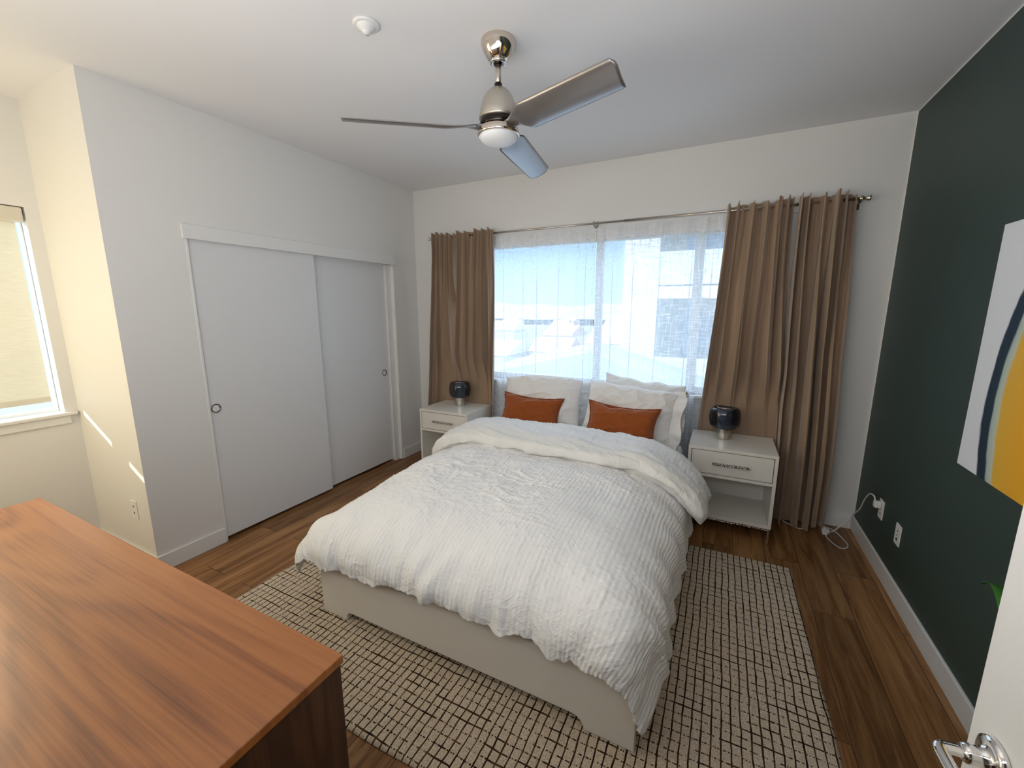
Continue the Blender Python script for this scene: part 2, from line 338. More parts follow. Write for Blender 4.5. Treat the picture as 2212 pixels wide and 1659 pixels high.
# ------------------------------------------------------------------ setting
def struct(name, bm, mat, bevel=0, parent=None, smooth=False):
    o = obj(name, bm, mat, parent, smooth, bevel)
    if not parent: o['kind'] = 'structure'
    return o
T = .15
struct('floor', boxes((XW-T, XR+T, -1.8, YB+T, -.12, 0)), M['floor'])
struct('ceiling', boxes((XW-T, XR+T, -1.8, YB+T, H, H+.12)), M['ceil'])
struct('wall_back', boxes((XL-.75, WX0, YB, YB+T, 0, H), (WX1, XR+T, YB, YB+T, 0, H), (WX0, WX1, YB, YB+T, 0, WZ0), (WX0, WX1, YB, YB+T, WZ1, H)), M['wall'])
struct('wall_right', boxes((XR, XR+T, YF-T, YB, 0, H)), M['green'])
CY0, CY1, CZ = 1.4495, 3.205, 1.985   # closet opening
struct('wall_left', boxes((XL-.12, XL, YC, CY0, 0, H), (XL-.12, XL, CY1, YB, 0, H), (XL-.12, XL, CY0, CY1, CZ+.02, H)), M['wall'])
struct('wall_closet_inside', boxes((XL-.75, XL-.70, YC+.12, YB, 0, H)), M['wall'])
struct('wall_alcove', boxes((XW, XL-.12, YC, YC+.12, 0, H)), M['wall'])
struct('wall_far_left', boxes((XW-T, XW, YF, LY0, 0, H), (XW-T, XW, LY1, YC+.12, 0, H), (XW-T, XW, LY0, LY1, 0, LZ0-.02), (XW-T, XW, LY0, LY1, LZ1, H)), M['wall'])
DH0, DH1 = -.40, .50      # doorway behind the camera
struct('wall_front', boxes((XW-T, DH0, YF-T, YF, 0, H), (DH1, XR, YF-T, YF, 0, H), (DH0, DH1, YF-T, YF, 2.08, H)), M['wall'])
struct('wall_hall', boxes((-1.4, 1.1, -1.75, -1.6, 0, H), (-1.4, -1.25, -1.6, YF-T, 0, H), (.95, 1.1, -1.6, YF-T, 0, H)), M['wall'])
def baseboard(name, *bs):
    return struct(name, boxes(*bs), M['trim'], .003)
hb = .103; bt = .014
baseboard('baseboard_right', (XR-bt, XR, YF, YB, 0, hb))
baseboard('baseboard_back', (XL, XR-bt, YB-bt, YB, 0, hb))
baseboard('baseboard_left', (XL, XL+bt, YC-bt, CY0-.012, 0, hb), (XL, XL+bt, CY1+.02, YB-bt, 0, hb))
baseboard('baseboard_alcove', (XW, XL, YC-bt, YC, 0, hb))
baseboard('baseboard_far_left', (XW, XW+bt, YF, YC-bt, 0, hb))
# closet header, jambs and sliding doors
struct('trim_1', boxes((XL, XL+.016, CY0-.03, CY1+.03, CZ, CZ+.085)), M['trim'], .003)
struct('trim_2', boxes((XL-.12, XL+.006, CY1-.002, CY1+.022, 0, CZ), (XL-.12, XL+.003, CY0-.014, CY0, 0, CZ)), M['trim'], .002)
def closet_door(name, x, y0, y1, py):
    d = struct(name, boxes((x-.034, x, y0, y1, .022, CZ+.03)), M['door'], .002)
    bm = lathe([(0, -.010), (.0215, -.010), (.0225, -.003), (.029, .002), (.0305, 0), (.0305, -.012)], 32)
    bmesh.ops.rotate(bm, verts=bm.verts, cent=(0, 0, 0), matrix=Matrix.Rotation(PI/2, 3, 'Y'))
    p = obj('finger_pull', bm, M['pull'], d, True, label='round chrome finger pull'); p.location = (x+.0035, py, .925 if py < 2 else .94)
    bm = lathe([(0, 0), (.0215, 0), (.0215, .0012), (0, .0012)], 32); bmesh.ops.rotate(bm, verts=bm.verts, cent=(0, 0, 0), matrix=Matrix.Rotation(PI/2, 3, 'Y'))
    q = obj('pull_cup', bm, M['nickel'], p, True); q.location = (-.0095, 0, 0)
    return d
closet_door('door_2', XL-.010, CY0, 2.33, 1.488)
closet_door('door_3', XL-.052, 2.28, 3.136, 3.07)
struct('trim_3', boxes((XL-.10, XL-.03, 3.137, 3.203, 0.0, CZ)), M['trim'])
# big window
def window(name, axis):
    return empty(name, (0, 0, 0), None, None, kind='structure')
w1 = window('window_1', 'y')
fy0, fy1 = YB+.07, YB+.13
fr = [(WX0, WX1, fy0, fy1, WZ0, WZ0+.055), (WX0, WX1, fy0, fy1, WZ1-.055, WZ1), (WX0, WX0+.05, fy0, fy1, WZ0+.055, WZ1-.055), (WX1-.05, WX1, fy0, fy1, WZ0+.055, WZ1-.055),
      (-.235, -.165, fy0, fy1, WZ0+.055, WZ1-.055), (-1.015, -.955, fy0, fy1, WZ0+.055, WZ1-.055)]
obj('window_frame', boxes(*fr), M['vinyl'], w1, bevel=.004)
for x0, x1 in ((WX0+.05, -1.015), (-.955, -.235), (-.165, WX1-.05)):
    obj('window_pane', boxes((x0, x1, YB+.098, YB+.104, WZ0+.055, WZ1-.055)), M['pane'], w1)
obj('window_sill', boxes((WX0-.03, WX1+.03, YB-.03, YB+.07, WZ0-.022, WZ0)), M['trim'], w1, bevel=.004)
# alcove window
w2 = window('window_2', 'x')
fx0, fx1 = XW-.13, XW-.08
obj('window_frame', boxes((fx0, fx1, LY0, LY1, LZ0, LZ0+.02), (fx0, fx1, LY0, LY1, LZ1-.05, LZ1), (fx0, fx1, LY0, LY0+.05, LZ0+.04, LZ1-.05), (fx0, fx1, LY1-.010, LY1, LZ0+.02, LZ1-.05), (fx0, fx1, .50, .62, LZ0+.04, LZ1-.05)), M['vinyl'], w2, bevel=.004)
obj('window_pane', boxes((XW-.105, XW-.10, LY0+.05, .50, LZ0+.04, LZ1-.05)), M['pane'], w2)
obj('window_pane', boxes((XW-.105, XW-.10, .62, LY1-.010, LZ0+.02, LZ1-.05)), M['pane'], w2)
obj('window_sill', boxes((XW-.08, XW, LY0, LY1, LZ0-.02, LZ0), (XW, XW+.030, LY0-.05, LY1+.05, LZ0-.022, LZ0-.002)), M['trim'], w2, bevel=.004)
obj('window_apron', boxes((XW, XW+.014, LY0-.03, LY1+.02, LZ0-.075, LZ0-.02)), M['trim'], w2, bevel=.004)

# ------------------------------------------------------------------ roller blinds
rb = empty('roller_blind', (XW, .5, LZ1), 'cream roller blind pulled down over the alcove window', 'blind')
L0 = (-XW, -.5, -LZ1)
def rel(bm, o): bmesh.ops.translate(bm, verts=bm.verts, vec=Vector((-o[0], -o[1], -o[2]))); return bm
ro = (XW, .5, LZ1)
obj('blind_fabric', rel(boxes((XW-.046, XW-.044, LY0+.03, .958, 1.03, 2.10)), ro), M['blind'], rb)
obj('bottom_bar', rel(boxes((XW-.053, XW-.037, LY0+.03, .958, 1.0, 1.035)), ro), M['cassette'], rb, bevel=.004)
obj('cassette', rel(boxes((XW-.075, XW+.004, LY0+.012, .985, 2.065, 2.145)), ro), M['cassette'], rb, bevel=.008)
rb2 = empty('roller_blind', (-1, YB, WZ1), 'white roller blind rolled up at the head of the big window behind the sheers', 'blind')
ro = (-1, YB, WZ1)
obj('cassette', rel(boxes((WX0+.01, WX1-.01, YB+.0, YB+.066, WZ1-.09, WZ1-.004)), ro), M['cassette'], rb2, bevel=.01)
bm = bmesh.new(); tube(bm, [(-.978, YB-.02, 2.10), (-.978, YB-.02, 1.10)], .003, 8); obj('pull_wand', rel(bm, ro), M['plastic'], rb2, True)
bm = bmesh.new(); tube(bm, [(-.978, YB-.02, 1.10), (-.978, YB-.02, 1.05)], [.004, .007], 10); obj('wand_grip', rel(bm, ro), M['vinyl'], rb2, True)

# ------------------------------------------------------------------ curtain rods
RY, RZ = YB-.10, 2.246
ro = (-.95, RY, RZ)
rod = empty('curtain_rod', ro, 'long brushed nickel curtain rod carrying the four taupe panels', 'curtain rod')
bm = bmesh.new(); tube(bm, [(-2.60, RY, RZ), (-.55, RY, RZ)], .0085, 16); obj('rod', rel(bm, ro), M['rodm'], rod, True)
bm = bmesh.new(); tube(bm, [(-.75, RY, RZ), (.70, RY, RZ)], .0105, 16); obj('rod_sleeve', rel(bm, ro), M['rodm'], rod, True)
for sx, x in ((-1, -2.60), (1, .70)):
    bm = lathe([(0, 0), (.011, 0), (.011, .012), (.017, .016), (.017, .024), (.012, .028), (.012, .050), (.018, .054), (.018, .064), (0, .066)], 24)
    bmesh.ops.rotate(bm, verts=bm.verts, cent=(0, 0, 0), matrix=Matrix.Rotation(sx*PI/2, 3, 'Y')); f_ = obj('finial', bm, M['pchrome'], rod, True); f_.location = (x-ro[0], 0, 0)
for x in (-2.615, -.996, .72):
    bm = bmesh.new(); tube(bm, [(x, YB, RZ-.02), (x, RY+.02, RZ-.02), (x, RY, RZ-.012)], .006, 10)
    box(bm, x-.012, x+.012, YB-.006, YB, RZ-.05, RZ+.03)
    a_ = [(x, RY+.017*math.cos(q), RZ+.017*math.sin(q)) for q in [k*PI/8 for k in range(17)]]; tube(bm, a_, .0045, 8, False)
    obj('bracket', rel(bm, ro), M['rodm'], rod, True)
SY, SZ = YB-.05, 2.205
ro = (-.95, SY, SZ)
rod2 = empty('sheer_rod', ro, 'thin white inner rod carrying the sheer curtains', 'curtain rod')
bm = bmesh.new(); tube(bm, [(-2.5, SY, SZ), (.60, SY, SZ)], .005, 12); obj('rod', rel(bm, ro), M['vinyl'], rod2, True)
for x in (-2.5, .60):
    bm = bmesh.new(); tube(bm, [(x, YB, SZ), (x, SY, SZ)], .005, 10); obj('bracket', rel(bm, ro), M['vinyl'], rod2, True)

# ------------------------------------------------------------------ curtains
def fold_curve(n, K, seed):
    """monotone warp so that folds have uneven widths; returns phase per column"""
    rs = np.random.RandomState(seed); wd = .55+rs.rand(K)*.9; cum = np.concatenate([[0], np.cumsum(wd)]); cum /= cum[-1]
    u = np.linspace(0, 1, n); return np.interp(u, cum, np.arange(K+1))*2*PI, rs
def curtain(name, label, xt, xb, ztop, zbot, K, seed, yc, at, ab, group, mat, left_pinch=None, bowl=0, bowr=0, nu=260, nv=150, stands=()):
    ph, rs = fold_curve(nu, K, seed); u = np.linspace(0, 1, nu)[:, None]; v = np.linspace(0, 1, nv)[None, :]     # v: 0 top
    e = sstep(0, .9, v)
    x0 = xt[0]+(xb[0]-xt[0])*e+bowl*np.sin(PI*np.clip(v*2.2, 0, 1)); x1 = xt[1]+(xb[1]-xt[1])*e+bowr*np.sin(PI*np.clip(v*2.2, 0, 1))
    P = ph[:, None]+1.25*vnoise(u*3+seed, v*2.0, seed)*sstep(0, .3, v)+.35*np.sin(v*5+u*9)
    amp = at+(ab-at)*sstep(.05, .6, v); amp = amp*(.65+.5*vnoise(u*K*.8, v*1.3, seed+5)**2+.35)
    fa_ = np.interp(ph, np.arange(K+1)*2*PI, .45+.9*rs.rand(K+1))[:, None]; asy = np.interp(ph, np.arange(K+1)*2*PI, rs.rand(K+1)*1.5-.75)[:, None]
    k2 = np.sin(P+asy*np.sin(P)); sharp = np.sign(k2)*np.abs(k2)**.9
    fine = sstep(.75, 0, v)
    d = amp*(fa_*sharp+.24*(.8+.5*fine)*np.sin(2.1*P+seed+2*v)+.25*sstep(.3, 0, v)*np.sin(4.3*P+3*v)+.45*vnoise(u*K*1.3+v*1.9, v*1.6, seed+6))
    X = x0+(x1-x0)*u+amp*.45*np.cos(P)*(np.minimum(u, 1-u)*8).clip(0, 1)
    hz = (u*K*3.1); d = d+.006*np.abs(vnoise(hz*1.4, v*6, seed+9))*(1-sstep(.02, .18, v))
    d = d+.004*fbm(u*14, v*7, seed+20, 3)
    Y = yc-d; Zt = ztop+.012*vnoise(u*K*2.2, 0*v, seed+3)*(1-sstep(0, .06, v))+.008*np.sin(P)*(1-sstep(0, .06, v))
    Zb = zbot+.012*vnoise(u*6, 0*v, seed+4)
    Z = Zt+(Zb-Zt)*v
    for (sx0, sx1, sz) in stands:      # squeezed between wall and nightstand
        k = (1-sstep(sz+.16, sz+.55, Z))*sstep(sx0-.08, sx0-.0, X)*(1-sstep(sx1, sx1+.05, X))
        Y = Y*(1-k)+(3.514-.08*d)*k
    Y = np.minimum(Y, YB-.018)
    uv = np.stack(np.broadcast_arrays(u, v), -1)
    o = grid_obj(name, X, Y, Z, mat, uv=uv)
    m = o.modifiers.new('solid', 'SOLIDIFY'); m.thickness = .002
    return tag(o, label, 'curtain', group)
NS = dict(w=.5425, d=.44, h=.62)
RNX, RNY = -.1424, 3.0547; LNX, LNY = -2.5442, 3.064
st = [(LNX, LNX+NS['w'], NS['h']), (RNX, RNX+NS['w'], NS['h'])]
g = 'taupe curtain panels on the nickel rod'
ycur = RY-.022
curtain('curtain', 'taupe curtain nearest the closet corner, leftmost of four', (-2.592, -2.340), (-2.73, -2.33), 2.275, .012, 4, 11, ycur, .034, .048, g, M['curtain'], bowr=-.012, stands=st)
curtain('curtain', 'taupe curtain at the left edge of the sheers, second from the closet corner', (-2.298, -1.925), (-2.38, -1.945), 2.278, .012, 5, 23, ycur, .036, .050, g, M['curtain'], stands=st)
curtain('curtain', 'taupe curtain behind the right nightstand lamp', (-.030, .362), (-.115, .46), 2.283, .012, 6, 31, ycur, .036, .054, g, M['curtain'], stands=st)
curtain('curtain', 'taupe curtain nearest the green wall, rightmost of four', (.388, .692), (.43, .755), 2.283, .012, 5, 47, ycur-.004, .038, .060, g, M['curtain'], bowr=.01, stands=st)
def sheer_panel(label, x0, x1, seed, K):
    nu, nv = 620, 40; ph, rs = fold_curve(nu, K, seed); u = np.linspace(0, 1, nu)[:, None]; v = np.linspace(0, 1, nv)[None, :]
    X = x0+(x1-x0)*u+0*v; P = ph[:, None]+.6*vnoise(u*3, v*2, seed); extra = 0*X
    for q in range(5):      # narrow overlapping pleats
        uc = (q+.3+.5*rs.rand())/5+.012*np.sin(v*2+q); dq = (u-uc)/.011; wn_ = np.exp(-dq**2/2)*(.5+.5*sstep(.0, .2, v))
        X = X-.017*np.sin(dq*1.3)*wn_; extra = extra+.006*np.cos(dq*1.3)*wn_
    Y = SY-.010-.006*np.sin(P)-.004*np.sin(2.3*P+1)*(.5+v)-extra
    P1 = P[:, :1]; zt = 2.222+.004*np.sin(P1*2); zh = 2.125+.008*np.sin(P1*1.7+1)+.006*vnoise(u*14, 0*u, seed)
    kk = sstep(1.30, .95, zt+(.10-zt)*v)*np.maximum(sstep(-1.90, -1.99, X), sstep(-.19, -.13, X)); Y = Y*(1-kk)+(YB-.026+.15*(Y-SY))*kk
    o = empty('sheer_curtain', (0, 0, 0), label, 'curtain', 'sheer linen curtains over the big window')
    Z = zh+(.10-zh)*v; grid_obj('sheer_cloth', X, Y, Z, M['sheer'], o)
    vh = v[:, :6]/v[0, 5]; Zh = zt+(zh-.003-zt)*vh; Xh = X[:, :6]; Yh = np.broadcast_to(Y[:, :1], Xh.shape)-.003*np.sin(PI*vh)
    h = grid_obj('rod_pocket', Xh, Yh, Zh, M['sheer_head'], o); return o
sheer_panel('left sheer white linen curtain, beside the leftward taupe panels', -2.02, -.984, 71, 7)
sheer_panel('right sheer white linen curtain, beside the rightward taupe panels', -.980, .05, 83, 7)

# ------------------------------------------------------------------ rug
RX0, RX1, RY0, RY1 = -2.262, .492, .885, 2.800
nu, nv = 180, 130; u = np.linspace(0, 1, nu)[:, None]; v = np.linspace(0, 1, nv)[None, :]
X = RX0+(RX1-RX0)*u+.008*vnoise(v*5, 0*u, 3)*(np.abs(u-.5) > .49); Y = RY0+(RY1-RY0)*v+.008*vnoise(u*7, 0*v, 4)*(np.abs(v-.5) > .49)
edge = np.minimum(np.minimum(u, 1-u)*(RX1-RX0), np.minimum(v, 1-v)*(RY1-RY0))
Z = .0105+.0015*vnoise(X*9, Y*9, 5)-.006*(1-sstep(0, .012, edge))+0*X
rug = grid_obj('rug', X, Y, Z, M['rug']); m = rug.modifiers.new('solid', 'SOLIDIFY'); m.thickness = .009; m.offset = -1
tag(rug, 'beige wool rug with dark brown hand-drawn grid lines under the bed', 'rug')

# ------------------------------------------------------------------ bed
BX0, BX1, BY0, BY1 = -1.752, -.160, 1.275, 3.40
MZ = .545
bed = empty('bed', (-.956, 2.3, 0), 'white lacquered bed frame with cut-out feet standing on the grid rug', 'bed')
ro = (-.956, 2.3, 0)
def bed_panel(y0, y1, h, name):
    bm = bmesh.new(); z0 = .013; pts = [(BX0, z0), (BX0+.165, z0)]
    def arc(cx, cz, a0, a1, r=.045):
        return [(cx+r*math.cos(a), cz+r*math.sin(a)) for a in [a0+(a1-a0)*k/6 for k in range(7)]]
    xl, xr, zc = BX0+.170, BX1-.185, .060
    pts = [(BX0, z0), (xl, z0), (xl, zc-.035)]+arc(xl+.035, zc-.035, PI, PI/2, .035)+arc(xr-.05, zc-.047, PI/2, 0, .05)+[(xr, z0), (BX1, z0), (BX1, h), (BX0, h)]
    q = []
    for p in pts:
        if not q or (abs(p[0]-q[-1][0])+abs(p[1]-q[-1][1])) > 1e-4: q.append(p)
    a = [bm.verts.new((x, y0, z)) for x, z in q]; b = [bm.verts.new((x, y1, z)) for x, z in q]
    bm.faces.new(a); bm.faces.new(b[::-1])
    for i in range(len(q)): j = (i+1) % len(q); bm.faces.new((a[i], b[i], b[j], a[j]))
    obj(name, rel(bm, ro), M['bedwhite'], bed, bevel=.003)
bed_panel(BY0, BY0+.035, .37, 'footboard')
bed_panel(BY1-.035, BY1, .40, 'headboard_rail')
for x0 in (BX0, BX1-.03): obj('side_rail', rel(boxes((x0, x0+.03, BY0+.035, BY1-.035, .06, .38)), ro), M['bedwhite'], bed, bevel=.003)
obj('slat_base', rel(boxes((BX0+.03, BX1-.03, BY0+.035, BY1-.035, .22, .25)), ro), M['bedwhite'], bed)
# mattress with sheet
n = 90; MX0, MX1, MY0, MY1 = BX0+.035, BX1-.035, BY0+.04, BY1-.04
bm = boxes((MX0, MX1, MY0, MY1, .251, MZ)); bmesh.ops.bevel(bm, geom=[e for e in bm.edges if abs(e.verts[0].co.z-e.verts[1].co.z) > .1], offset=.10, segments=8, profile=.5, affect='EDGES'); bmesh.ops.bevel(bm, geom=list(bm.edges), offset=.045, segments=5, profile=.5, affect='EDGES')
matt = obj('mattress', bm, M['sheet'], smooth=True); tag(matt, 'mattress under a rumpled white fitted sheet, lying in the bed frame', 'mattress')

# duvet : drape over the mattress top
ZT = .612
def drape(S, Tt, ex0, ex1, ey, R, ztop, flare=.22, b=None):
    """S across, Tt along (small = foot). returns X,Y,Z and the overhang d"""
    ox = np.where(S < ex0, S-ex0, np.where(S > ex1, S-ex1, 0)); oy = np.where(Tt < ey, Tt-ey, 0)
    b = b or R; pn = 5.
    d = (np.abs(ox)**pn+np.abs(oy)**pn)**(1/pn)+1e-9; nx, ny = ox/d, oy/d
    q = (R+b)/2*PI/2; th = np.minimum(d, q)/q*PI/2; out = np.where(d < q, R*np.sin(th), R+flare*(d-q)); dr = np.where(d < q, b*(1-np.cos(th)), b+(d-q)*math.sqrt(1-flare**2))
    return np.clip(S, ex0, ex1)+nx*out, np.maximum(Tt, ey)+ny*out, ztop-dr, d
nu, nv = 440, 340
ex0, ex1, ey, R, RB = -1.480, -.430, 1.525, .335, .235
s = np.linspace(ex0-.535, ex1+.575, nu)[:, None]; t = np.linspace(ey-.465, 2.62, nv)[None, :]
S = s+0*t; Tt = t+0*s
hem = 1+.0*S
Tt2 = Tt+(1-sstep(ey-.49, ey-.2, Tt))*(.022*vnoise(S*9, 0*S, 61)+.010*vnoise(S*31, 0*S, 62))
S2 = S+(sstep(ex1+.25, ex1+.575, S))*(.03*vnoise(Tt*6, 0*S, 63))
X, Y, Z, D = drape(S2, Tt2, ex0, ex1, ey, R, ZT+.004, .12, RB)
corn = sstep(.20, .50, np.minimum(np.maximum(S2-ex1, ex0-S2), ey-Tt2)); Z = Z-corn*np.where(S2 > -1, .05, .03); X = X+corn*np.where(S2 > -1, -.03, -.05); Y = Y-corn*.03
# puff and crown of the top
top = sstep(-.15, .25, ex1+.05-S)*sstep(-.15, .25, S-ex0+.05)*sstep(-.25, .25, Tt-ey)
Z = Z+.030*top
def normals(X, Y, Z):
    P = np.stack([X, Y, Z], -1); a = np.gradient(P, axis=0); b = np.gradient(P, axis=1); n = np.cross(a, b); n /= np.linalg.norm(n, axis=-1, keepdims=True)+1e-12; return n
Nn = normals(X, Y, Z); Nn *= np.sign(Nn[nu//2, nv//2, 2])
ov = np.clip(D, 0, .5)
fm = .35+.65*sstep(-.35, -.75, S)
fold = fm*(.009*np.sin(S*46+5.5*vnoise(S*4, Tt*2.0, 1))*(.3+np.abs(vnoise(S*6, Tt*2, 71)))+.006*vnoise(S*24-3*Tt, Tt*2.5, 72)+.007*ridg(S*14+Tt*3, Tt*3, 73))+.013*vnoise(S*7+2*Tt, Tt*2.5, 3)+.006*sstep(.38, .49, ey-Tt)*vnoise(S*70, Tt*20, 74)
front = sstep(.10, .42, ey-Tt)
side = sstep(.1, .4, np.maximum(S-ex1, ex0-S))*(1-front*.6)
foldy = .012*np.sin(Tt*30+3*vnoise(Tt*4, S*3, 5))+.012*vnoise(Tt*11, S*3, 6)
soft = .016*vnoise(S*4.2, Tt*4.2, 8)+.007*vnoise(S*9+3, Tt*9, 9)
cr_ = .010*ridg(S*7+2*vnoise(S*5, Tt*5, 31), Tt*16+2*vnoise(S*6, Tt*6, 32), 33)+.006*ridg(S*19+Tt*8, Tt*26-S*7, 34)+.004*ridg(S*40-Tt*21, Tt*38+S*15, 35)
crm = np.clip(.35+.65*vnoise(S*2.3+4, Tt*2.3, 36)+np.exp(-((S+1.25)**2/.12+(Tt-2.0)**2/.10))*.9, .1, 1.3)
disp = front*fold*.9+side*foldy*.8+soft+cr_*crm*(1-.6*front)+.0007*np.sin(S*2*PI/.021)*np.clip(.6+vnoise(S*3, Tt*3, 40), .2, 1.2)
X = X+Nn[..., 0]*disp; Y = Y+Nn[..., 1]*disp; Z = Z+Nn[..., 2]*disp
# bottom corners kick outward
duv = grid_obj('duvet', X, Y, Z, M['duvet'], uv=np.stack([S, Tt], -1))
m = duv.modifiers.new('solid', 'SOLIDIFY'); m.thickness = .016; m.offset = -1
# which side does the mesh face? make sure it faces up
if duv.data.polygons[len(duv.data.polygons)//2].normal.z < 0: duv.data.flip_normals()
tag(duv, 'white striped duvet spread over the bed and hanging at the foot', 'duvet')
# the turned-down band: a thick rolled layer across the bed
nu, nc = 260, 72
s = np.linspace(ex0-.475, ex1+.52, nu)[:, None]; ph = np.linspace(0, 2*PI, nc, endpoint=False)[None, :]
S = s+0*ph; un = (S-S.min())/(S.max()-S.min())
yc = 2.535+.05*np.sin(un*PI*1.1)-.03*un+.012*vnoise(S*6, 0*S, 12); hw = .235+.02*vnoise(S*5, 0*S, 13)-.05*(1-sstep(0, .12, un))-.03*sstep(.9, 1, un)
ht = .048+.010*vnoise(S*5+9, 0*S, 14); endt = np.minimum(1, np.minimum(un, 1-un)*26)**.5; ht = ht*endt; hw = hw*(.86+.14*endt)
cs, sn = np.cos(ph), np.sin(ph); Tl = yc+hw*np.sign(cs)*np.abs(cs)**.75; hh = ht*np.sign(sn)*np.abs(sn)**.62
bx, by, bz, D = drape(S, Tl+0*S, ex0, ex1, -9, R+.02+.05*sstep(.8, 1, un), ZT+.052, .28, RB)
rise = .022*sstep(.0, .25, 1-np.abs(un-.5)*2)
nrx = (bx-np.clip(S, ex0, ex1)); ang = np.clip(D/(.5*(R+RB)), 0, PI/2); nx = np.sign(nrx)*np.sin(ang); nz = np.cos(ang)
wrk = .010*vnoise(S*7+2*cs, 3*cs+4+0*S, 15)+.011*ridg(S*5+cs*2.5, cs*4+S*2+9, 16)+.006*ridg(S*16+cs*6, cs*7+S*5, 17)+.004*ridg(S*34-cs*7, cs*9+S*9, 19)
wrk = wrk*endt; hh = hh+wrk*np.sign(sn)*(np.abs(sn) > .05)
X = bx+nx*hh; Y = by+.006*vnoise(S*17, ph*2, 18); Z = bz+nz*hh+rise*(sn > -.5)
flap = grid_obj('turned_down_band', X.T, Y.T, Z.T, M['flap'], duv, closed_u=True, uv=np.stack([S.T, (ph+0*S).T], -1))
flap.data.materials.append(M['duvet'])
fc = flap.data
for p in fc.polygons:
    if (.06*PI) < ((p.vertices[0]//nu)/nc*2*PI) < (.62*PI): p.material_index = 1
flap['label'] = 'thick turned-down band of the duvet'
bmf = bmesh.new(); bmf.from_mesh(fc); be = [e for e in bmf.edges if len(e.link_faces) == 1]
bmesh.ops.holes_fill(bmf, edges=be, sides=0); bmesh.ops.recalc_face_normals(bmf, faces=bmf.faces); bmf.to_mesh(fc); bmf.free()

